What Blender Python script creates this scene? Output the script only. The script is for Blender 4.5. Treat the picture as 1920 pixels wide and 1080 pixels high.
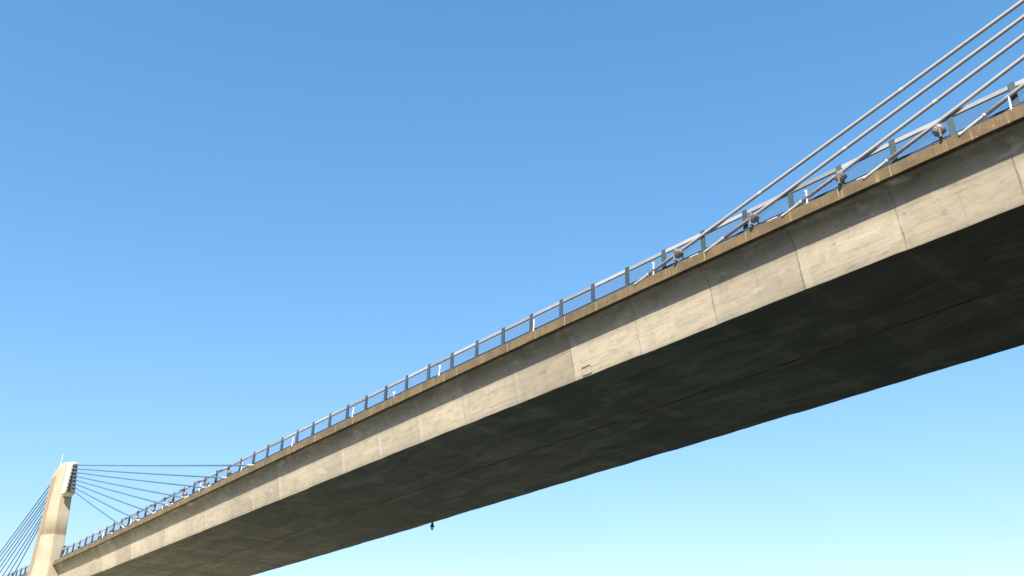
import bpy, bmesh, math, random
from mathutils import Vector, Matrix
random.seed(7)
for o in list(bpy.data.objects): bpy.data.objects.remove(o)
scene = bpy.context.scene
COL = scene.collection

# ------------------------------------------------------------------ scale and deck curve
S = 2.4                       # metres per railing bay
Z0 = 9.0215 * S + 1.7         # deck datum above the ground sheet
gC, gG, gC3 = 0.00051784, -0.00363287, -0.0000427838
pP, pP3 = 0.00119049, -0.000396293
DD = -0.0309338
def P(K, Y=0.0, Z=0.0):
    """bridge coordinates in railing bays (K along the deck, Y across, Z up) -> world metres"""
    t = K - 16.6
    return Vector((-K * S,
                   (Y + pP * t * t + pP3 * t ** 3 / 30) * S,
                   (Z + gG * t + gC * t * t + gC3 * t ** 3 / 30) * S + Z0))
def ddf(K): return 1 + DD * (max(-12, min(52, K)) - 16.6) / 20

# ------------------------------------------------------------------ camera
cam_d = bpy.data.cameras.new("camera"); cam = bpy.data.objects.new("camera", cam_d); COL.objects.link(cam)
scene.camera = cam
az, pit, rol = math.radians(140.11635), math.radians(27.12603), math.radians(0.65540)
fw = Vector((math.cos(az) * math.cos(pit), math.sin(az) * math.cos(pit), math.sin(pit)))
rt = fw.cross(Vector((0, 0, 1))).normalized(); up = rt.cross(fw)
rt, up = rt * math.cos(rol) + up * math.sin(rol), up * math.cos(rol) - rt * math.sin(rol)
M = Matrix((rt, up, -fw)).transposed().to_4x4()
M.translation = Vector((4.06355 * S, -13.03847 * S, -9.02148 * S + Z0))
cam.matrix_world = M
cam_d.sensor_width = 36; cam_d.lens = 1793.998 / 1920 * 36
cam_d.clip_end = 20000; cam_d.clip_start = 0.1

# ------------------------------------------------------------------ light
SUN = Vector((0.78, -0.98, 1.10)).normalized()      # towards the sun: behind the camera and to its right
sun_el = math.asin(SUN.z); sun_rot = math.atan2(SUN.x, SUN.y)
w = bpy.data.worlds.new("World"); scene.world = w; w.use_nodes = True
nt = w.node_tree; nt.nodes.clear()
sky = nt.nodes.new('ShaderNodeTexSky'); sky.sky_type = 'NISHITA'; sky.sun_disc = False
sky.sun_elevation = sun_el; sky.sun_rotation = sun_rot
sky.altitude = 0; sky.air_density = 1.5; sky.dust_density = 0.0; sky.ozone_density = 4.0
bg = nt.nodes.new('ShaderNodeBackground'); bg.inputs[1].default_value = 0.098
wo = nt.nodes.new('ShaderNodeOutputWorld')
sp = nt.nodes.new('ShaderNodeSeparateColor'); cb_ = nt.nodes.new('ShaderNodeCombineColor')
nt.links.new(sky.outputs[0], sp.inputs[0])
for ch, (ga, gain) in enumerate(((1.2, 0.69), (0.85, 1.185), (0.8, 1.56))):      # colour balance of the clear sky
    pw = nt.nodes.new('ShaderNodeMath'); pw.operation = 'POWER'; pw.inputs[1].default_value = ga
    ml = nt.nodes.new('ShaderNodeMath'); ml.operation = 'MULTIPLY'; ml.inputs[1].default_value = gain
    nt.links.new(sp.outputs[ch], pw.inputs[0]); nt.links.new(pw.outputs[0], ml.inputs[0]); nt.links.new(ml.outputs[0], cb_.inputs[ch])
nt.links.new(cb_.outputs[0], bg.inputs[0])
nt.links.new(bg.outputs[0], wo.inputs[0])
sl = bpy.data.lights.new("sun", 'SUN'); sl.energy = 5.0; sl.angle = math.radians(0.53); sl.color = (1.0, 0.93, 0.82)
so = bpy.data.objects.new("sun", sl); COL.objects.link(so)
so.rotation_euler = (-SUN).to_track_quat('-Z', 'Y').to_euler(); so.location = (40, -60, 80)
scene.view_settings.view_transform = 'Standard'; scene.view_settings.look = 'None'
scene.view_settings.exposure = 0.97; scene.view_settings.gamma = 1.0
scene.render.engine = 'CYCLES'
scene.render.resolution_x = 1024; scene.render.resolution_y = 576

# ------------------------------------------------------------------ node helpers
def mat(name, base=(0.5, 0.5, 0.5), rough=0.7, metal=0.0):
    m = bpy.data.materials.new(name); m.use_nodes = True
    b = m.node_tree.nodes['Principled BSDF']
    b.inputs['Base Color'].default_value = (*base, 1); b.inputs['Roughness'].default_value = rough
    b.inputs['Metallic'].default_value = metal
    return m, m.node_tree, b
class G:
    def __init__(s, nt): s.nt = nt
    def n(s, t, **k):
        x = s.nt.nodes.new(t)
        for a, v in k.items(): setattr(x, a, v)
        return x
    def l(s, a, b): s.nt.links.new(a, b)
    def set(s, sock, v):
        if hasattr(v, 'links') or hasattr(v, 'is_linked'): s.l(v, sock)
        else: sock.default_value = v
    def math(s, op, a, b=None, c=None, clamp=False):
        x = s.n('ShaderNodeMath', operation=op); x.use_clamp = clamp
        s.set(x.inputs[0], a)
        if b is not None: s.set(x.inputs[1], b)
        if c is not None: s.set(x.inputs[2], c)
        return x.outputs[0]
    def noise(s, vec, scale, detail=5, rough=0.55, dist=0.0):
        x = s.n('ShaderNodeTexNoise'); s.l(vec, x.inputs['Vector'])
        x.inputs['Scale'].default_value = scale; x.inputs['Detail'].default_value = detail
        x.inputs['Roughness'].default_value = rough; x.inputs['Distortion'].default_value = dist
        return x.outputs[0]
    def ramp(s, f, a, b, lo=0.0, hi=1.0, smooth=False):
        x = s.n('ShaderNodeMapRange'); x.clamp = True
        if smooth: x.interpolation_type = 'SMOOTHSTEP'
        s.set(x.inputs[0], f)
        for i, v in zip((1, 2, 3, 4), (a, b, lo, hi)): x.inputs[i].default_value = v
        return x.outputs[0]
    def mix(s, f, a, b, mode='MIX'):
        x = s.n('ShaderNodeMix', data_type='RGBA', blend_type=mode)
        s.set(x.inputs[0], f)
        for i, v in ((6, a), (7, b)):
            if isinstance(v, tuple): x.inputs[i].default_value = (*v, 1)
            else: s.l(v, x.inputs[i])
        return x.outputs[2]
    def mapv(s, vec, sc=(1, 1, 1), loc=(0, 0, 0)):
        x = s.n('ShaderNodeMapping'); s.l(vec, x.inputs[0])
        x.inputs['Scale'].default_value = sc; x.inputs['Location'].default_value = loc
        return x.outputs[0]
    def bump(s, h, strength, dist, bsdf):
        x = s.n('ShaderNodeBump'); x.inputs['Strength'].default_value = strength
        x.inputs['Distance'].default_value = dist; s.l(h, x.inputs['Height']); s.l(x.outputs[0], bsdf.inputs['Normal'])
    def uv(s):
        return s.n('ShaderNodeUVMap').outputs[0]
    def sep(s, v):
        x = s.n('ShaderNodeSeparateXYZ'); s.l(v, x.inputs[0]); return x.outputs
    def line(s, x, period, offset, width):
        """1 on a line repeated every period, 0 elsewhere"""
        a = s.math('ADD', x, -offset); a = s.math('DIVIDE', a, period); a = s.math('FRACT', s.math('ADD', a, 0.5))
        a = s.math('ABSOLUTE', s.math('SUBTRACT', a, 0.5)); a = s.math('MULTIPLY', a, period)
        return s.ramp(a, width * 0.35, width, 1, 0)

SEG = 1.9253 * S; SEG0 = 2.2885 * S     # segment joints along the girder (metres)

def concrete_girder(name, base, dark, soffit):
    m, nt, b = mat(name, rough=0.85); g = G(nt)
    uv = g.uv(); u, v, _ = g.sep(uv)
    wob = g.noise(uv, 0.9, 3)
    uw = g.math('ADD', u, g.math('MULTIPLY', g.math('SUBTRACT', wob, 0.5), 0.10))
    big = g.noise(g.mapv(uv, (0.22, 0.5, 1)), 1.0, 6, 0.6, 0.4)
    mid = g.noise(g.mapv(uv, (0.7, 1.6, 1), (5, 3, 0)), 1.3, 7, 0.65)
    fine = g.noise(uv, 14.0, 6, 0.7)
    board = g.noise(g.mapv(uv, (0.6, 13.0, 1)), 1.0, 5, 0.65)
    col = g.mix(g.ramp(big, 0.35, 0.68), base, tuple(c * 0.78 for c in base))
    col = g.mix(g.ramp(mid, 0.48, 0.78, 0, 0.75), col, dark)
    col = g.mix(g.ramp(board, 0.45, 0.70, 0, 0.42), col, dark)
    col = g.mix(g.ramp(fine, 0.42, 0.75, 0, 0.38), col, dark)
    # each cast segment has its own tone
    seg = g.math('FLOOR', g.math('DIVIDE', g.math('ADD', u, -SEG0), SEG))
    wn = g.n('ShaderNodeTexWhiteNoise', noise_dimensions='1D'); g.l(seg, wn.inputs['W'])
    tone = g.ramp(wn.outputs[0], 0, 1, 0.82, 1.10)
    hsv = g.n('ShaderNodeHueSaturation'); g.l(tone, hsv.inputs['Value']); g.l(col, hsv.inputs['Color'])
    col = hsv.outputs[0]
    j = g.line(uw, SEG, SEG0, 0.055)
    jid = g.math('ROUND', g.math('DIVIDE', g.math('ADD', u, -SEG0), SEG))
    wj = g.n('ShaderNodeTexWhiteNoise', noise_dimensions='1D'); g.l(g.math('ADD', jid, 0.37), wj.inputs['W'])
    brk = g.math('MULTIPLY', g.ramp(g.noise(g.mapv(uv, (0.3, 1.1, 1), (9, 1, 0)), 1.2, 3), 0.36, 0.56), g.ramp(wj.outputs[0], 0, 1, 0.15, 1.0))
    if soffit:
        j2 = g.line(uw, SEG * 2, SEG0 + SEG * 1.5, 0.03)
        col = g.mix(g.math('MULTIPLY', j, g.math('MULTIPLY_ADD', brk, 0.35, 0.6)), col, (0.02, 0.017, 0.011))
        # broad stain alongside each joint
        jb = g.line(uw, SEG, SEG0, 0.5)
        col = g.mix(g.math('MULTIPLY', jb, g.ramp(big, 0.38, 0.6, 0.1, 0.6)), col, (0.19, 0.165, 0.105))
        # longitudinal centre joint with rust coloured seepage
        vw = g.math('ADD', v, g.math('MULTIPLY', g.math('SUBTRACT', wob, 0.5), 0.35))
        c0 = g.line(vw, 1000.0, CENTRE, 0.34)
        c1 = g.line(vw, 1000.0, CENTRE, 0.20)
        rust = g.mix(g.ramp(mid, 0.4, 0.6), (0.19, 0.105, 0.045), (0.20, 0.145, 0.07))
        col = g.mix(g.math('MULTIPLY', c0, g.ramp(big, 0.35, 0.6, 0.25, 0.9)), col, rust)
        col = g.mix(g.math('MULTIPLY', c1, g.ramp(mid, 0.4, 0.65, 1.0, 0.5)), col, (0.012, 0.009, 0.006))
        blot = g.noise(g.mapv(uv, (0.12, 0.4, 1), (31, 7, 0)), 1.6, 6, 0.6, 0.8)
        col = g.mix(g.ramp(blot, 0.46, 0.62, 0, 0.75), col, tuple(c * 0.42 for c in base))
        lite = g.noise(g.mapv(uv, (0.16, 0.5, 1), (3, 17, 0)), 1.3, 6, 0.65, 0.6)
        col = g.mix(g.ramp(lite, 0.52, 0.64, 0, 0.6), col, (0.20, 0.178, 0.13))
        bl = g.line(g.math('ADD', v, g.math('MULTIPLY', wob, 0.03)), 1.25, 0.3, 0.012)
        col = g.mix(g.math('MULTIPLY', bl, 0.35), col, (0.06, 0.055, 0.05))
    else:
        col = g.mix(g.math('MULTIPLY', j, g.math('MULTIPLY_ADD', brk, 0.75, 0.08)), col, (0.17, 0.135, 0.085))
        # lighter and darker wash beside joints
        jb = g.line(g.math('ADD', uw, 0.22), SEG, SEG0, 0.26)
        col = g.mix(g.math('MULTIPLY', jb, g.ramp(big, 0.4, 0.65, 0.0, 0.5)), col, (0.55, 0.48, 0.37))
        # short formwork joints at half segment and board lines
        jm = g.line(uw, SEG, SEG0 + SEG * 0.47, 0.022)
        col = g.mix(g.math('MULTIPLY', jm, g.math('MULTIPLY', brk, 0.55)), col, (0.16, 0.13, 0.10))
        vb = g.math('ADD', v, g.math('MULTIPLY', g.math('SUBTRACT', wob, 0.5), 0.04))
        bl = g.line(vb, 0.41, 0.14, 0.014)
        ln = g.ramp(g.noise(g.mapv(uv, (0.5, 1.6, 1), (3, 8, 0)), 1.0, 4), 0.45, 0.6)
        col = g.mix(g.math('MULTIPLY', bl, g.math('MULTIPLY', ln, 0.7)), col, (0.17, 0.14, 0.11))
        e1 = g.line(vb, 1000.0, VL[iN] - 0.16, 0.014); e2 = g.line(vb, 1000.0, VL[iN] - 0.42, 0.012)
        ln2 = g.ramp(g.noise(g.mapv(uv, (0.25, 0.9, 1), (31, 5, 0)), 1.0, 4), 0.45, 0.6)
        col = g.mix(g.math('MULTIPLY', g.math('ADD', e1, e2, clamp=True), g.math('MULTIPLY', ln2, 0.85)), col, (0.13, 0.105, 0.08))
        # drips running down from the edge beam and mould specks
        drip = g.noise(g.mapv(uv, (3.2, 0.22, 1)), 1.0, 4, 0.6)
        top = g.ramp(v, 0.4, 2.9, 1.0, 0.0)
        col = g.mix(g.math('MULTIPLY', g.ramp(drip, 0.5, 0.75, 0, 0.42), top), col, (0.17, 0.155, 0.13))
        shade_grime = g.noise(g.mapv(uv, (0.45, 0.9, 1), (2, 41, 0)), 1.0, 7, 0.7, 0.6)
        col = g.mix(g.math('MULTIPLY', g.ramp(shade_grime, 0.30, 0.66, 0.45, 0.92), g.ramp(v, 0.75, 1.95, 1.0, 0.03)), col, (0.085, 0.080, 0.056))  # grime plus painted shade below the edge beam, fading down the web
        wet = g.noise(g.mapv(uv, (0.28, 0.8, 1), (13, 4, 0)), 1.0, 5, 0.65, 1.0)
        col = g.mix(g.ramp(wet, 0.56, 0.66, 0, 0.45), col, (0.30, 0.275, 0.22))
        pale = g.noise(g.mapv(uv, (0.5, 1.0, 1), (23, 9, 0)), 1.0, 6, 0.6, 0.5)
        col = g.mix(g.ramp(pale, 0.58, 0.7, 0, 0.5), col, (0.56, 0.49, 0.38))
        mould = g.noise(g.mapv(uv, (0.55, 1.4, 1), (17, 2, 0)), 2.4, 8, 0.75)
        col = g.mix(g.ramp(mould, 0.57, 0.68, 0, 0.75), col, (0.12, 0.105, 0.08))
        pores = g.noise(uv, 34, 2, 0.5)
        col = g.mix(g.ramp(pores, 0.70, 0.76, 0, 0.6), col, (0.12, 0.11, 0.09))
    g.l(col, b.inputs['Base Color'])
    h = g.math('ADD', g.math('MULTIPLY', fine, 0.25), g.math('MULTIPLY', board, 0.35))
    h = g.math('ADD', h, g.math('MULTIPLY', mid, 0.6)); h = g.math('SUBTRACT', h, g.math('MULTIPLY', j, 1.2))
    g.bump(h, 0.5, 0.02, b)
    return m

PROF_Y1, PROF_Y2, PROF_D = 0.50, 5.8238, 1.3185
CENTRE = 0.0    # set once the profile length is known (v of the soffit centre)
# girder outline in (Y, Z) bays, near side top round to far side top
NEARP = [(0.10, -0.012), (0.10, -0.236), (0.15, -0.283), (0.20, -0.328), (0.255, -0.385), (0.305, -0.455), (0.345, -0.545),
         (0.371, -0.655), (0.392, -0.80), (0.425, -0.98), (0.462, -1.15), (0.488, -1.295), (0.500, -1.3185)]
WID = PROF_Y1 + PROF_Y2
PROFILE = NEARP[:]
for i in range(1, 12):
    PROFILE.append((PROF_Y1 + (PROF_Y2 - PROF_Y1) * i / 12, -PROF_D))
PROFILE += [(WID - y, z) for y, z in reversed(NEARP)]
VL = [0.0]
for a, b in zip(PROFILE, PROFILE[1:]): VL.append(VL[-1] + math.dist(a, b) * S)
iN, iF = len(NEARP) - 1, len(NEARP) - 1 + 12
CENTRE = (VL[iN] + VL[iF]) / 2 - 0.15
m_web = concrete_girder("web_concrete", (0.515, 0.43, 0.305), (0.27, 0.222, 0.158), False)
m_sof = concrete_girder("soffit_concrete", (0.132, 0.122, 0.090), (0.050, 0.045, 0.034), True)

def m_edge():
    m, nt, b = mat("edge_beam_concrete", rough=0.9); g = G(nt)
    uv = g.uv(); u, v, _ = g.sep(uv)
    st = g.noise(g.mapv(uv, (7.0, 0.6, 1)), 1.0, 5, 0.65)
    bigs = g.noise(g.mapv(uv, (0.8, 1.2, 1)), 1.0, 6, 0.6)
    fine = g.noise(uv, 22, 5, 0.7)
    col = g.mix(g.ramp(bigs, 0.42, 0.58), (0.172, 0.116, 0.054), (0.112, 0.077, 0.037))
    col = g.mix(g.ramp(st, 0.45, 0.65, 0, 0.75), col, (0.115, 0.078, 0.04))
    lt = g.noise(g.mapv(uv, (2.6, 0.25, 1), (4, 0, 0)), 1.0, 3, 0.5)
    col = g.mix(g.ramp(lt, 0.62, 0.72, 0, 0.6), col, (0.42, 0.33, 0.21))
    sp = g.noise(uv, 9, 3, 0.5)
    col = g.mix(g.ramp(sp, 0.7, 0.74, 0, 0.9), col, (0.62, 0.56, 0.46))
    j = g.line(u, SEG / 2, 0.4, 0.03)
    col = g.mix(g.math('MULTIPLY', j, g.ramp(bigs, 0.4, 0.6, 0.1, 0.8)), col, (0.46, 0.37, 0.25))
    top = g.ramp(v, 0.0, 0.1, 0.7, 0)
    col = g.mix(g.math('MULTIPLY', top, g.ramp(fine, 0.4, 0.6)), col, (0.16, 0.14, 0.07))
    g.l(col, b.inputs['Base Color']); g.bump(g.math('ADD', fine, st), 0.6, 0.015, b)
    return m
m_fascia = m_edge()

def m_pylon():
    m, nt, b = mat("pylon_concrete", rough=0.85); g = G(nt)
    tc = g.n('ShaderNodeTexCoord'); ob = tc.outputs['Object']; x, y, z = g.sep(ob)
    big = g.noise(ob, 0.35, 5, 0.6); mid = g.noise(g.mapv(ob, (1, 1, 0.35)), 1.6, 6, 0.6); fine = g.noise(ob, 12, 5, 0.7)
    col = g.mix(g.ramp(big, 0.38, 0.66), (0.41, 0.355, 0.255), (0.315, 0.265, 0.18))
    col = g.mix(g.ramp(mid, 0.5, 0.75, 0, 0.5), col, (0.46, 0.38, 0.26))
    drip = g.noise(g.mapv(ob, (2.6, 2.6, 0.16)), 1.0, 4, 0.6)
    # darker brown band with a sharp lower edge, fading upward; height measured from the deck
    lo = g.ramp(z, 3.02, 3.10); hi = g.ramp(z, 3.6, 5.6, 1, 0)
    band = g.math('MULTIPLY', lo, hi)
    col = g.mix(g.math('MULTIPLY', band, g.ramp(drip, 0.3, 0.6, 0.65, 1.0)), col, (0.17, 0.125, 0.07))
    up_ = g.math('MULTIPLY', g.ramp(z, 4.5, 6.0), g.ramp(drip, 0.48, 0.66, 0, 0.6))
    col = g.mix(up_, col, (0.42, 0.33, 0.21))
    lift = g.line(z, 3.05, 0.02, 0.05)
    col = g.mix(g.math('MULTIPLY', lift, 0.3), col, (0.30, 0.25, 0.18))
    g.l(col, b.inputs['Base Color']); g.bump(fine, 0.3, 0.02, b)
    return m
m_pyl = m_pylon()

m_boxc, _a, _c = mat('pale_anchor_concrete', (0.55, 0.50, 0.40), 0.85)
m_strip, _a, _c = mat('weathered_strip', (0.27, 0.21, 0.14), 0.9)
def metal_paint(name, c1, c2, rough=0.5, metal=0.0, sc=3.0, vary=0.0):
    m, nt, b = mat(name, rough=rough, metal=metal); g = G(nt)
    tc = g.n('ShaderNodeTexCoord').outputs['Object']
    n1 = g.noise(tc, sc, 5, 0.6); n2 = g.noise(tc, sc * 8, 4, 0.7)
    col = g.mix(g.ramp(n1, 0.35, 0.65), c1, c2)
    col = g.mix(g.ramp(n2, 0.6, 0.75, 0, 0.4), col, tuple(c * 0.55 for c in c1))
    if vary:
        rnd = g.n('ShaderNodeObjectInfo').outputs['Random']
        hs = g.n('ShaderNodeHueSaturation'); g.l(g.ramp(rnd, 0, 1, 1 - vary, 1 + vary * 0.6), hs.inputs['Value']); g.l(col, hs.inputs['Color']); col = hs.outputs[0]
    g.l(col, b.inputs['Base Color']); g.l(g.ramp(n1, 0.3, 0.7, rough - 0.08, rough + 0.12), b.inputs['Roughness'])
    return m
m_post = metal_paint("grey_green_post_paint", (0.060, 0.080, 0.088), (0.042, 0.060, 0.070), 0.55, vary=0.25)
m_rail = metal_paint("pale_rail_paint", (0.33, 0.32, 0.305), (0.265, 0.265, 0.26), 0.5, vary=0.30)
m_kick = metal_paint("dark_kick_plate_paint", (0.03, 0.05, 0.085), (0.022, 0.038, 0.068), 0.5)
m_wire = metal_paint("wire_rope_steel", (0.22, 0.24, 0.27), (0.16, 0.18, 0.2), 0.4, 0.6)
m_cable = metal_paint("cable_sheath", (0.40, 0.365, 0.335), (0.34, 0.31, 0.285), 0.42, 0, 0.7)
m_collar = metal_paint("cable_collar", (0.52, 0.49, 0.45), (0.45, 0.42, 0.38), 0.4)
m_sleeve = metal_paint("anchor_sleeve_paint", (0.46, 0.43, 0.385), (0.38, 0.35, 0.32), 0.5)
m_farcable = metal_paint("shaded_sheath", (0.085, 0.15, 0.22), (0.065, 0.125, 0.19), 0.45, 0, 0.7)  # bluish shade of the distant cables put into the sheath colour
m_white = metal_paint("white_paint", (0.74, 0.74, 0.72), (0.64, 0.64, 0.62), 0.45)
m_lamp = metal_paint("lamp_housing", (0.23, 0.205, 0.18), (0.17, 0.15, 0.13), 0.5, 0.0, 5)
m_black = metal_paint("black_metal", (0.018, 0.02, 0.025), (0.03, 0.03, 0.035), 0.5)
m_socket = metal_paint("socket_steel", (0.10, 0.12, 0.13), (0.06, 0.075, 0.085), 0.5)
m_glass, _nt, _b = mat("lamp_glass", (0.20, 0.21, 0.20), 0.15)
m_lens, _nt, _b = mat("lantern_lens", (0.30, 0.38, 0.42), 0.15)
m_asph = metal_paint("asphalt", (0.055, 0.055, 0.055), (0.045, 0.045, 0.046), 0.9)

# ------------------------------------------------------------------ mesh helpers
def link(name, bm, m, parent=None, smooth=False, loc=None):
    me = bpy.data.meshes.new(name); bm.to_mesh(me); bm.free()
    for q in (m if isinstance(m, (list, tuple)) else [m]): me.materials.append(q)
    if smooth:
        for p in me.polygons: p.use_smooth = True
    o = bpy.data.objects.new(name, me); COL.objects.link(o)
    if loc is not None: o.location = loc
    if parent: o.parent = parent
    return o
def tag(o, label=None, cat=None, group=None, kind=None):
    if label: o['label'] = label
    if cat: o['category'] = cat
    if group: o['group'] = group
    if kind: o['kind'] = kind
    return o
def empty(name, loc):
    o = bpy.data.objects.new(name, None); COL.objects.link(o); o.location = loc; o.empty_display_size = 0.3
    return o
def sweep(bm, rings, close_prof=True, caps=True, uvf=None):
    """rings: list of lists of Vectors"""
    uvl = bm.loops.layers.uv.verify() if uvf else None
    vs = [[bm.verts.new(p) for p in r] for r in rings]
    n = len(rings[0]); rng = range(n if close_prof else n - 1); faces = []
    for i in range(len(rings) - 1):
        for j in rng:
            k = (j + 1) % n
            f = bm.faces.new((vs[i][j], vs[i][k], vs[i + 1][k], vs[i + 1][j]))
            faces.append((f, i, j))
            if uvf:
                jj = j + 1
                for lp, (a, c) in zip(f.loops, ((i, j), (i, jj), (i + 1, jj), (i + 1, j))): lp[uvl].uv = uvf(a, c)
    if caps and close_prof:
        bm.faces.new(list(reversed(vs[0]))); bm.faces.new(vs[-1])
    return faces
def tube(bm, a, b, r0, r1=None, n=12, caps=True):
    r1 = r0 if r1 is None else r1
    a, b = Vector(a), Vector(b); d = (b - a).normalized()
    x = d.orthogonal().normalized(); y = d.cross(x)
    ring = lambda c, r: [c + (x * math.cos(t) + y * math.sin(t)) * r for t in (2 * math.pi * i / n for i in range(n))]
    sweep(bm, [ring(a, r0), ring(b, r1)], True, caps)
def lathe(bm, c, axis, prof, n=20):
    axis = Vector(axis).normalized(); x = axis.orthogonal().normalized(); y = axis.cross(x); c = Vector(c)
    rings = [[c + axis * h + (x * math.cos(2 * math.pi * i / n) + y * math.sin(2 * math.pi * i / n)) * max(r, 1e-4) for i in range(n)] for h, r in prof]
    sweep(bm, rings, True, True)
def box(bm, c, ax, hx, ay, hy, az_, hz, bev=0.0):
    c = Vector(c); ax, ay, az_ = [Vector(v).normalized() for v in (ax, ay, az_)]
    vs = [bm.verts.new(c + ax * hx * i + ay * hy * j + az_ * hz * k) for i in (-1, 1) for j in (-1, 1) for k in (-1, 1)]
    fs = [bm.faces.new([vs[q] for q in f]) for f in ((0, 1, 3, 2), (4, 6, 7, 5), (0, 4, 5, 1), (2, 3, 7, 6), (0, 2, 6, 4), (1, 5, 7, 3))]
    if bev:
        es = list({e for f in fs for e in f.edges})
        bmesh.ops.bevel(bm, geom=es, offset=bev, segments=1, affect='EDGES')
def fix(bm): bmesh.ops.recalc_face_normals(bm, faces=bm.faces)
UPV = Vector((0, 0, 1))
def frame(K):
    t = (P(K + 0.05) - P(K - 0.05)).normalized()       # along +K
    yv = Vector((-t.y, t.x, 0)).normalized()
    if yv.y < 0: yv = -yv                              # across, away from the camera
    return t, yv, UPV

# ------------------------------------------------------------------ deck
KA, KB = -12.0, 86.0
deck = empty('bridge_deck', P(16.6, 3.1, 0))
tag(deck, 'long cream concrete box girder bridge deck crossing the frame with a dark shadowed underside', 'bridge deck')
step = 0.25
Ks = [KA + step * i for i in range(int((KB - KA) / step) + 1)]
rg = random.Random(3)
segoff = {}
def segjit(K):
    s = math.floor((K * S - SEG0) / SEG)
    if s not in segoff: segoff[s] = (rg.uniform(-0.007, 0.007), rg.uniform(-0.006, 0.006))
    return segoff[s]
rings = []
for K in Ks:
    a, b_ = segjit(K); f = ddf(K); r = []
    wv = 0.0035 * math.sin(K * 3.1) + 0.0025 * math.sin(K * 7.7 + 1)
    for i, (y, z) in enumerate(PROFILE):
        q = min(1, max(0, (-z - 0.5) / 0.8))
        side = 1 if y < 3 else -1
        r.append(P(K, y + side * (a * q), z * (1 + (f - 1) * q) + (b_ + wv) * q))
    rings.append(r)
def split_mesh(j0, j1, name, m, cap=False):
    bm = bmesh.new()
    sweep(bm, [r[j0:j1 + 1] for r in rings], False, False, lambda i, j: (Ks[i] * S, VL[j + j0]))
    fix(bm)
    o = link(name, bm, m, deck, True)
    o.matrix_parent_inverse = Matrix.Translation(-deck.location)
    return o
webn = split_mesh(0, iN, 'web', m_web)
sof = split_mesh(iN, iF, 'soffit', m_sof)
webf = split_mesh(iF, len(PROFILE) - 1, 'web', m_web)
for o in (webn, sof, webf):                      # keep arrises crisp
    pass
# edge beams
def edge_beam(sgn):
    bm = bmesh.new(); base = 0.0 if sgn > 0 else WID
    prof = [(0.006, 0.0), (0.0, -0.006), (0.0, -0.2164), (0.012, -0.222), (0.040, -0.222), (0.046, -0.15), (0.098, -0.15), (0.098, 0.0)]
    vl = [0.0]
    for p, q in zip(prof, prof[1:] + prof[:1]): vl.append(vl[-1] + math.dist(p, q) * S)
    rr = [[P(K, base + sgn * y, z + 0.0012 * math.sin(K * 5.3)) for y, z in prof] for K in Ks]
    sweep(bm, rr, True, True, lambda i, j: (Ks[i] * S, vl[j])); fix(bm)
    o = link('edge_beam', bm, m_fascia, deck); o.matrix_parent_inverse = Matrix.Translation(-deck.location)
    if sgn > 0: o['label'] = 'thin brown weathered edge beam along the top of the deck'
edge_beam(1); edge_beam(-1)
bm = bmesh.new()
rr = [[P(K, 0.10, -0.012), P(K, 0.30, -0.012), P(K, 0.31, -0.05), P(K, WID - 0.31, -0.05), P(K, WID - 0.30, -0.012), P(K, WID - 0.10, -0.012)] for K in Ks]
sweep(bm, rr, False, False); fix(bm)
o = link('road_surface', bm, m_asph, deck); o.matrix_parent_inverse = Matrix.Translation(-deck.location)
def unproj_web(K, q):
    """point on the near web; q 0 at the fillet, 1 at the arris"""
    a, b_ = segjit(K); f = ddf(K)
    y = 0.392 + (0.488 - 0.392) * q; z = -0.80 + (-1.295 + 0.80) * q
    return P(K, y, z * f)
# access panel outline on the near web
bm = bmesh.new()
Kp, q0, q1, hw = 9.62, 0.62, 1.0, 0.135
cs = [unproj_web(Kp - hw, q0), unproj_web(Kp + hw, q0), unproj_web(Kp + hw, 0.97), unproj_web(Kp - hw, 0.97)]
nrm = (cs[1] - cs[0]).cross(cs[3] - cs[0]).normalized()
if nrm.y > 0: nrm = -nrm
for a_, b_ in zip(cs, cs[1:] + cs[:1]):
    dd_ = (b_ - a_).normalized(); box(bm, (a_ + b_) / 2 + nrm * 0.012, dd_, (b_ - a_).length / 2 + 0.0, nrm, 0.014, dd_.cross(nrm), 0.009)
fix(bm)
m_seam, _n, _b2 = mat("panel_seam", (0.32, 0.265, 0.19), 0.9)
o = link('access_panel', bm, m_seam, deck); o.matrix_parent_inverse = Matrix.Translation(-deck.location)
o['label'] = 'small square panel outline on the lit web'

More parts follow.
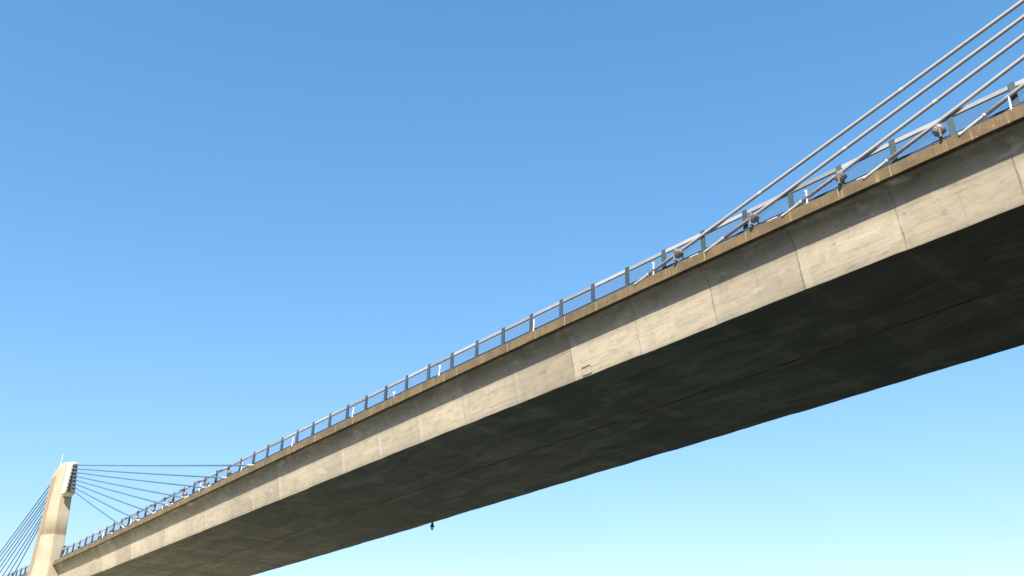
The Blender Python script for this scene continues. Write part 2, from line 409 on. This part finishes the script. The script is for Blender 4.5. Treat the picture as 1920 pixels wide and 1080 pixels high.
# ------------------------------------------------------------------ railing
def railing(k0, k1, label, pieces=True):
    root = empty('guard_railing', P((k0 + k1) / 2, 0.1, 0)); tag(root, label, 'railing', 'steel guard railings on the near edge of the deck')
    inv = Matrix.Translation(-root.location)
    HR, YR, TI, KO = 0.533, 0.105, 0.0726, 0.035
    def PR(K, y, h): return P(K + KO, YR + TI * h + y, h)
    post_h = HR + 0.012
    for K in range(k0, k1 + 1):
        bm = bmesh.new(); th = 0.049
        hs = [0.0, 0.1, 0.22, 0.34, 0.44, post_h - 0.01, post_h]
        rr = []
        jk, jy = rg.uniform(-0.006, 0.006), rg.uniform(-0.004, 0.004)
        for h in hs:
            kw = th if h < post_h - 0.005 else th - 0.008; y0 = -0.016 + 0.022 * (1 - h / post_h) ** 2
            q = h / post_h; rr.append([PR(K - kw + jk * q, y0 + jy * q, h), PR(K + kw + jk * q, y0 + jy * q, h), PR(K + kw + jk * q, y0 + jy * q + 0.022, h), PR(K - kw + jk * q, y0 + jy * q + 0.022, h)])
        sweep(bm, rr)
        sweep(bm, [[PR(K - 0.008, 0.006, h), PR(K + 0.008, 0.006, h), PR(K + 0.008, w_, h), PR(K - 0.008, w_, h)] for h, w_ in ((0, 0.10), (0.2, 0.06), (post_h - 0.03, 0.035))])
        t, yv, zv = frame(K)
        box(bm, PR(K, 0.05, 0.006), t, 0.20, yv, 0.14, zv, 0.014)
        fix(bm); o = link('post', bm, m_post, root); o.matrix_parent_inverse = inv
    for K in range(k0, k1):
        bm = bmesh.new(); g0, g1 = K + 0.050, K + 1 - 0.050
        n = 4; rr = []
        for i in range(n + 1):
            k = g0 + (g1 - g0) * i / n
            rr.append([PR(k, y, h) for y, h in ((0.006, HR - 0.086), (0.0, HR - 0.080), (0.0, HR - 0.008), (0.006, HR - 0.002), (0.028, HR - 0.002), (0.034, HR - 0.008), (0.034, HR - 0.086))])
        sweep(bm, rr); fix(bm); o = link('top_rail', bm, m_rail, root); o.matrix_parent_inverse = inv
        bm = bmesh.new(); nw = 8
        for wi in range(nw):
            h = 0.18 + 0.25 * wi / (nw - 1)
            tube(bm, PR(K + 0.006, 0.018, h), PR(K + 1 - 0.006, 0.018, h), 0.0085, n=5, caps=False)
        fix(bm); o = link('wire_infill', bm, m_wire, root); o.matrix_parent_inverse = inv
    bm = bmesh.new()
    kk = [k0 + 0.5 * i for i in range(2 * (k1 - k0) + 1)]
    sweep(bm, [[P(K, YR + 0.035, 0.0), P(K, YR + 0.035, 0.145), P(K, YR + 0.05, 0.145), P(K, YR + 0.05, 0.0)] for K in kk]); fix(bm)
    o = link('kick_plate', bm, m_kick, root); o.matrix_parent_inverse = inv
    return root
railing(-9, 47, 'long steel guard railing with pale top rail and thin wires between the two pylons')
railing(51, 75, 'short stretch of railing left of the pylon in the lower left corner')

# ------------------------------------------------------------------ pylon
OF = P(48.7, 0, 0)                               # pylon frame: origin at deck level
def make_pylon(Kc, sgn, back_detail=True):
    """sgn +1: main span lies towards smaller K"""
    o0 = P(Kc, 0, 0)
    root = empty('pylon', o0)
    def L(k, y, z): return Vector((-sgn * k * S, y * S, z * S))       # local: k towards the side span
    # plan outline at height z (bays), k measured from the pylon centre
    def ring(z):
        t = max(0.0, z)
        inner = 0.36 - 0.060 * t if z > 0 else 0.36 + 0.02 * (-z)
        cy = -0.20 - 0.06 * t
        out = -0.70 + 0.015 * t - (0.03 * max(0, -z))
        kf = -1.0 - 0.01 * max(0, -z); kb = 0.45 + 0.02 * max(0, -z)
        ko = -0.42 - 0.05 * t
        g = 0.035
        # groove separating the outer strip from the main facet
        return [L(kf, inner, z), L(kf, cy, z), L(ko, out + 0.05, z), L(ko + 0.03, out, z), L(kb - 0.05, out, z), L(kb, out + 0.05, z), L(kb, inner, z)]
    bm = bmesh.new()
    zs = [-(Z0 + (o0.z - Z0)) / S - 0.4, -4, -2, -1, -0.4, 0, 0.6, 1.27, 1.35, 2.2, 3.0, 3.6, 4.1]
    rr = [ring(z) for z in zs]
    top = ring(4.42)
    # sloping roof line: higher towards the main span
    for p in top: p.z += (0.32 + 0.20 * (-(-p.x * sgn / S))) * S - 0.05
    rr.append(top)
    top2 = [p.copy() for p in top]; c = sum(top2, Vector()) / len(top2)
    for p in top2: p.x = c.x + (p.x - c.x) * 0.9; p.y = c.y + (p.y - c.y) * 0.86; p.z += 0.05 * S
    rr.append(top2)
    sweep(bm, rr); fix(bm)
    bmesh.ops.bevel(bm, geom=[e for e in bm.edges if abs((e.verts[0].co - e.verts[1].co).normalized().z) > 0.9], offset=0.05, segments=2, affect='EDGES')
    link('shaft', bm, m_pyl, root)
    # narrow raised strip up the outer corner
    bm = bmesh.new(); r2 = []
    for z in (-4, -1, 0, 1.5, 3.0, 4.3):
        t = max(0, z); out = -0.70 + 0.015 * t - (0.03 * max(0, -z)); ko = -0.40 - 0.05 * t
        r2.append([L(ko + 0.30, out - 0.03, z), L(ko + 0.30, out + 0.1, z), L(0.38, out + 0.1, z), L(0.38, out - 0.03, z)])
    sweep(bm, r2); fix(bm); link('outer_pilaster', bm, m_strip, root)['label'] = 'brown weathered strip up the outer corner'
    # anchor box on the main span face
    zt, dz = 4.58, 0.18
    def bring(z, kf):
        inner = 0.06 - 0.16 * (z - 3.3)
        return [L(kf, inner, z), L(kf, -0.40, z), L(kf + 0.06, -0.425, z), L(-1.24, -0.47, z), L(-1.22, -0.30, z), L(-0.8, -0.30, z), L(-0.8, inner + 0.02, z)]
    bm = bmesh.new()
    sweep(bm, [bring(3.18, -1.45), bring(3.22, -1.72), bring(4.55, -1.95), bring(4.72, -1.95), bring(4.80, -1.80), bring(4.83, -1.5)]); fix(bm)
    bmesh.ops.bevel(bm, geom=list(bm.edges), offset=0.03, segments=1, affect='EDGES')
    link('anchor_box', bm, m_boxc, root)
    bm = bmesh.new()
    pr = []
    for z, kf in ((3.27, -1.745), (4.62, -1.955)):
        inner = 0.06 - 0.16 * (z - 3.3)
        pr.append([L(kf, inner - 0.02, z), L(kf, -0.36, z), L(kf - 0.03, -0.36, z), L(kf - 0.03, inner - 0.02, z)])
    sweep(bm, pr); fix(bm); link('anchor_plate', bm, m_socket, root)
    # rear anchor box
    bm = bmesh.new()
    def bring2(z, kb):
        inner = 0.30 - 0.06 * z
        return [L(kb, inner - 0.12, z), L(kb, inner - 0.5, z), L(0.4, inner - 0.6, z), L(0.4, inner - 0.08, z)]
    sweep(bm, [bring2(2.7, 1.05), bring2(2.8, 1.25), bring2(4.55, 1.25), bring2(4.62, 1.1)]); fix(bm)
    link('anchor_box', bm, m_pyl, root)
    return root, L
cable_mats = {}
def stay(a, b, r, label, group, ringpos=None, m=m_cable, anchor_len=0.9, sleeve_r=1.18, sag=0.0):
    """a at the deck, b at the pylon"""
    root = empty('stay_cable', a); tag(root, label, 'stay cable', group)
    d = (b - a); Ld = d.length; d.normalize()
    bm = bmesh.new(); n = 14; x = d.orthogonal().normalized(); y = d.cross(x); rings = []
    ns = 14
    for i in range(ns + 1):
        s = (anchor_len / Ld) + (1 - anchor_len / Ld) * i / ns; c = d * (Ld * s) - UPV * (sag * 4 * s * (1 - s))
        rings.append([c + (x * math.cos(2 * math.pi * k / n) + y * math.sin(2 * math.pi * k / n)) * r for k in range(n)])
    sweep(bm, rings); link('sheath', bm, m, root, True)
    bm = bmesh.new(); tube(bm, -d * 0.3, d * anchor_len, r * sleeve_r * 0.95, r * sleeve_r, 14); link('anchor_sleeve', bm, m_sleeve, root, False)
    bm = bmesh.new()
    lathe(bm, d * anchor_len, d, [(-0.04, r * 0.8), (-0.03, r * 1.15), (0.05, r * 1.15), (0.06, r * 1.0)], 14); link('anchor_collar', bm, m_collar, root)
    for rp_ in (ringpos or ()):
        bm = bmesh.new(); ringpos = rp_; c = d * (Ld * ringpos) - UPV * (sag * 4 * ringpos * (1 - ringpos))
        lathe(bm, c, d, [(-0.09, r * 1.0), (-0.08, r * 1.12), (0.08, r * 1.12), (0.09, r * 1.0)], 14); link('joint_collar', bm, m_collar, root)
    return root

KPC = 48.7
pyl, PL = make_pylon(KPC, 1)
tag(pyl, 'tall cream concrete pylon with a brown band, standing at the lower left', 'pylon')
po = pyl.location.copy()
# lightning rod (held by the pylon top)
rod = empty('lightning_rod', po + PL(-0.52, -0.60, 4.55)); tag(rod, 'thin white lightning rod standing on top of the pylon', 'lightning rod')
bm = bmesh.new(); tube(bm, (0, 0, -0.15), (0.0, 0, 0.85), 0.085, 0.07, 10); link('mast_base', bm, m_white, rod)
bm = bmesh.new(); tube(bm, (0, 0, 0.85), (0.02, 0, 2.1), 0.04, 0.02, 8); link('rod_tip', bm, m_white, rod)

# ---- main-span cables of the far fan (left)
ANL = [24.77, 26.79, 28.5, 30.41, 31.99, 33.68, 35.38, 37.12]
words = ['topmost', 'second', 'third', 'fourth', 'fifth', 'sixth', 'seventh', 'lowest']
for i, ka in enumerate(ANL):
    z = 4.60 - i * 0.178
    top = po + PL(-1.93 + 0.02 * i, 0.06 - 0.16 * (z - 3.3) - 0.13, z)
    bot = P(ka, 0.018, 0.0)
    d = (bot - top).normalized()
    # socket tube and saw-tooth block belong to the pylon
    bm = bmesh.new(); tl = top - po
    tube(bm, tl - d * 0.15, tl + d * 0.75, 0.19, 0.17, 12); tube(bm, tl + d * 0.75, tl + d * 1.05, 0.11, 0.085, 12)
    link('cable_socket', bm, m_socket, pyl)
    bm = bmesh.new()
    side = Vector((0, 1, 0)); nz = d.cross(side).normalized()
    box(bm, tl + Vector((0, (-0.385) * S - tl.y, 0)) - d * 0.05, d, 0.30, side, 0.09, nz, 0.13, 0.02); fix(bm)
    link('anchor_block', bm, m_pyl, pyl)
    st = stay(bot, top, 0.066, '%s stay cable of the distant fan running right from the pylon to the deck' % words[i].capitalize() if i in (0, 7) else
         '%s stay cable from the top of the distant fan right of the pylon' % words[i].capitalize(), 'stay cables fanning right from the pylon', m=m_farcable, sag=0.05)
# ---- backstays
ANB = [(68.25, 4.6), (67.0, 4.3), (65.5, 4.0), (63.75, 3.8), (62.25, 3.5), (60.25, 3.2), (58.5, 3.0), (56.75, 2.85)]
o50 = P(50, 0, 0)
for i, (kb, zt) in enumerate(ANB):
    top = Vector((-49.6 * S, o50.y - 0.35 * S, o50.z + zt * S)); bot = P(kb, 0.05, 0.0)
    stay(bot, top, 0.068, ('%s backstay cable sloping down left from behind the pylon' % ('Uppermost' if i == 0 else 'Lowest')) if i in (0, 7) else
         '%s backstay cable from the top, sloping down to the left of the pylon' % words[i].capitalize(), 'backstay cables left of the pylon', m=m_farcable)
# ---- near fan (right): its pylon stands beyond the right edge of the picture
ANR = [7.60, 5.79, 4.06, 2.44, 0.79, -1.0, -2.8, -4.6]
KR = -9.7368; YR2, ZT, DZ = 1.6686, 5.0141, 0.12615
lab = ['Topmost of the five thick stay cables at the right, landing by the leftmost near floodlight',
       'Second thick stay cable from the top at the right edge', 'Third thick stay cable from the top at the right edge',
       'Fourth thick stay cable from the top, crossing the railing at the right',
       'Lowest visible stay cable at the right, passing behind the white marker post']
RINGS = [(0.168, 0.336), (0.187,), (0.206,), (), ()]
ALN = [0.55, 0.75, 0.7, 0.8, 0.8]
for i, ka in enumerate(ANR[:5]):
    top = Vector((-KR * S, YR2 * S, (ZT - DZ * i) * S + Z0)); bot = P(ka, 0.006, 0.0)
    stay(bot, top, 0.082, lab[i], 'stay cables at the right', RINGS[i], sleeve_r=0.86, anchor_len=ALN[i])
rpy = empty('pylon', (0, 0, 0))
bpy.data.objects.remove(rpy)
rp_, RL = make_pylon(-11.85, -1)
tag(rp_, 'concrete pylon out of view past the right edge', 'pylon')

# ------------------------------------------------------------------ marker posts, floodlights
def marker(K, label):
    root = empty('marker_post', P(K, 0.012, 0)); tag(root, label, 'marker post', 'white marker posts along the deck edge')
    t, yv, zv = frame(K)
    bm = bmesh.new(); lean = yv * (0.06 + rg.uniform(-0.03, 0.03)) + t * rg.uniform(-0.025, 0.025)
    tube(bm, -zv * 0.05, zv * 0.64 + lean, 0.034, 0.032, 10); link('post', bm, m_white, root)
    bm = bmesh.new(); c = zv * 0.66 + lean
    tube(bm, c + t * 0.0, c + t * 0.085 + zv * 0.02, 0.036, 0.03, 10); lathe(bm, c, zv, [(-0.05, 0.034), (-0.04, 0.042), (0.03, 0.042), (0.05, 0.025)], 12)
    link('cap', bm, m_white, root)
    bm = bmesh.new(); box(bm, zv * 0.006, t, 0.09, yv, 0.045, zv, 0.012, 0.004); link('foot_plate', bm, m_white, root)
    return root
MK = [0.09, 3.66, 7.23, 10.83, 14.4, 18.53, 22.07, 25.64, 29.14, 32.73, 36.36, 39.98]
ord_ = ['First', 'Second', 'Third', 'Fourth', 'Fifth', 'Sixth', 'Seventh', 'Eighth', 'Ninth', 'Tenth', 'Eleventh', 'Twelfth']
extra = ['in front of the lowest thick cable', 'between near floodlights', 'just left of the leftmost near floodlight',
         'touching a railing post', 'alone in mid railing', 'alone in the railing, left of the middle', 'alone, right of the distant cable fan',
         'crossed by topmost distant cable', 'beside the third distant floodlight', 'below the distant fan', 'near the lowest distant cable', 'leftmost, close to the pylon']
for i, k in enumerate(MK):
    marker(k, '%s white marker post from the right, %s' % (ord_[i], extra[i]))
def flood(K, label, grp, plate=True, turn=0.0, near=False):
    root = empty('floodlight', P(K, 0.035, 0.0)); tag(root, label, 'floodlight', grp)
    t, yv, zv = frame(K)
    sg = -1 if near else 1                       # aim along the cable it lights
    ax = (t * (-0.75 * (1 if near else -1)) + zv * 0.72 - yv * 0.05).normalized()
    ax = Matrix.Rotation(turn, 3, 'Z') @ ax
    c = zv * 0.46 - yv * 0.02
    bm = bmesh.new()
    lathe(bm, c, ax, [(-0.21, 0.03), (-0.20, 0.09), (-0.155, 0.15), (-0.08, 0.188), (-0.012, 0.198), (-0.008, 0.186), (0.008, 0.186), (0.012, 0.202), (0.11, 0.205), (0.115, 0.188)], 24)
    fix(bm); link('housing', bm, m_lamp, root, False)
    bm = bmesh.new(); lathe(bm, c, ax, [(0.10, 0.178), (0.125, 0.178), (0.128, 0.01)], 24); link('lens', bm, m_glass, root)
    sd = ax.cross(zv).normalized()
    bm = bmesh.new()
    for s in (-1, 1):
        box(bm, c + sd * 0.222 * s - zv * 0.17, zv, 0.20, ax.cross(sd).cross(zv).normalized() if False else t, 0.028, yv, 0.008)
        tube(bm, c + sd * 0.19 * s, c + sd * 0.245 * s, 0.035, n=10)
    box(bm, zv * 0.085 - yv * 0.02, sd, 0.23, t, 0.05, zv, 0.012)
    tube(bm, zv * 0.0, zv * 0.09, 0.05, n=10)
    fix(bm); link('bracket', bm, m_lamp, root)
    bm = bmesh.new()
    box(bm, zv * 0.012 - yv * 0.0, t, 0.26, yv, 0.028 + 0.06, zv, 0.014, 0.004); link('base_plate', bm, m_lamp, root)
    bm = bmesh.new()
    if plate:
        hh = 0.026 if near else 0.08
        box(bm, zv * hh - t * (0.75 if near else 0.60), t, 0.22, yv, 0.045, zv, hh, 0.02); link('junction_box', bm, m_white, root)
    root.scale = (1.2,) * 3 if near else (0.85,) * 3
    return root
FR = [1.20, 2.97, 4.78, 6.58]
fl = ['Largest round floodlight on the deck edge, at the far right', 'Round floodlight on the deck edge touching the third thick cable',
      'Round floodlight on the deck edge below the second thick cable', 'Round floodlight on the deck edge at the foot of the topmost thick cable']
for i, k in enumerate(FR): flood(k, fl[i], 'round floodlights at the foot of the near cables', True, [0.5, 0.15, -0.1, -0.2][i], True)
FL = [26.66, 28.5, 30.5, 31.98, 33.79, 35.62, 37.52, 38.98, 40.46, 43.66]
fl2 = ['right of the second distant cable foot', 'at the foot of the third distant cable', 'at the foot of the fourth distant cable', 'at the foot of the fifth distant cable',
       'at the foot of the sixth distant cable', 'at the foot of the seventh distant cable', 'at the foot of the lowest distant cable', 'first past the distant cables towards the pylon',
       'second past the distant cables towards the pylon', 'closest to the pylon']
for i, k in enumerate(FL): flood(k, 'Small distant floodlight on the deck edge, ' + fl2[i], 'small floodlights at the foot of the distant cables', i not in (0, 8, 9), 0.0, False)

# small bright cap block fixed on the kerb left of mid frame
cb = empty('junction_box', P(16.45, 0.03, 0)); tag(cb, 'tiny white box on the deck edge alone between two marker posts', 'junction box')
bm = bmesh.new(); t, yv, zv = frame(16.45); box(bm, zv * 0.30, t, 0.09, yv, 0.05, zv, 0.10, 0.02); link('casing', bm, m_white, cb)
bm = bmesh.new(); tube(bm, (0, 0, 0), (0, 0, 0.21), 0.02, n=8); link('stem', bm, m_white, cb)

# ------------------------------------------------------------------ lantern under the far edge
Kl = 22.4
lt_ = empty('navigation_lantern', P(Kl, 5.66, -PROF_D * ddf(Kl))); tag(lt_, 'small dark navigation lantern hanging under the far edge of the deck', 'lantern')
bm = bmesh.new(); tube(bm, (0, 0, 0.05), (0, 0, -0.20), 0.022, n=8); link('hanger', bm, m_black, lt_)
bm = bmesh.new(); lathe(bm, (0, 0, -0.16), (0, 0, -1), [(0, 0.03), (0.02, 0.075), (0.12, 0.10), (0.22, 0.12), (0.30, 0.19), (0.34, 0.195), (0.35, 0.10)], 20); link('hood', bm, m_black, lt_)
bm = bmesh.new(); lathe(bm, (0, 0, -0.50), (0, 0, -1), [(0, 0.10), (0.03, 0.115), (0.22, 0.105), (0.27, 0.06)], 20); link('lens', bm, m_lens, lt_, True)

# ------------------------------------------------------------------ small lamp on the pylon beside the railing
al = empty('wall_lamp', po + PL(-1.02, 0.24, 0.62)); tag(al, 'small black lamp fixed on the right side of the pylon above the railing end', 'lamp')
bm = bmesh.new(); lathe(bm, (0.30, 0.16, 0.0), (0.25, 0, 1), [(-0.28, 0.05), (-0.2, 0.14), (0.15, 0.17), (0.30, 0.12), (0.33, 0.03)], 14); link('head', bm, m_black, al)
bm = bmesh.new(); tube(bm, (-0.05, 0.02, -0.45), (0.28, 0.15, -0.2), 0.04, n=8); link('bracket', bm, m_black, al)
ab = empty('railing_end_box', po + PL(-1.12, 0.24, 0.40)); tag(ab, 'small dark box at the end of the railing against the pylon', 'box')
bm = bmesh.new(); box(bm, (0.1, 0.08, 0.0), (1, 0, 0), 0.16, (0, 1, 0), 0.12, (0, 0, 1), 0.16, 0.03); link('casing', bm, m_black, ab)
bm = bmesh.new(); box(bm, (0.1, 0.08, 0.17), (1, 0, 0), 0.18, (0, 1, 0), 0.14, (0, 0, 1), 0.02); link('lid', bm, m_black, ab)

# ------------------------------------------------------------------ ground and river (below the picture; they light the soffit)
def ground():
    bm = bmesh.new(); prof = [(-4000, 0.0), (4.0, 0.0), (7.0, -2.4), (9, -4.0), (27, -4.0), (30, -2.4), (33, 0.0), (4000, 0.0)]
    ys = [-5000, -300, -60, 0, 60, 300, 5000]
    rr = [[Vector((-k * S, y, z)) for k, z in prof] for y in ys]
    sweep(bm, rr, False, False); fix(bm)
    for f in bm.faces:
        if f.normal.z < 0: f.normal_flip()
    m, nt, b = mat("ground_soil_and_grass", rough=0.95); g = G(nt)
    tc = g.n('ShaderNodeTexCoord').outputs['Object']; x, y, z = g.sep(tc)
    n1 = g.noise(tc, 0.05, 6); n2 = g.noise(tc, 1.5, 6)
    grass = g.mix(g.ramp(n1, 0.4, 0.6), (0.012, 0.016, 0.007), (0.02, 0.023, 0.011))
    sand = g.mix(g.ramp(n1, 0.35, 0.65), (0.56, 0.52, 0.34), (0.48, 0.43, 0.27))
    bank = g.ramp(g.math('ADD', x, g.math('MULTIPLY', n1, 12.0)), -30 * S, -34 * S)
    col = g.mix(bank, grass, sand); col = g.mix(g.ramp(n2, 0.5, 0.7, 0, 0.4), col, (0.10, 0.09, 0.05))
    g.l(col, b.inputs['Base Color'])
    o = link('ground', bm, m); tag(o, kind='structure')
    bm = bmesh.new(); vs = [bm.verts.new(Vector((-k * S, y, -1.6))) for k, y in ((5.6, -5000), (31.4, -5000), (31.4, 5000), (5.6, 5000))]
    bm.faces.new(vs); fix(bm)
    for f in bm.faces:
        if f.normal.z < 0: f.normal_flip()
    m, nt, b = mat("river_water", (0.035, 0.06, 0.055), 0.12); g = G(nt)
    tc = g.n('ShaderNodeTexCoord').outputs['Object']
    g.bump(g.noise(tc, 1.2, 4), 0.35, 0.2, b)
    o = link('water', bm, m); tag(o, kind='structure')
ground()
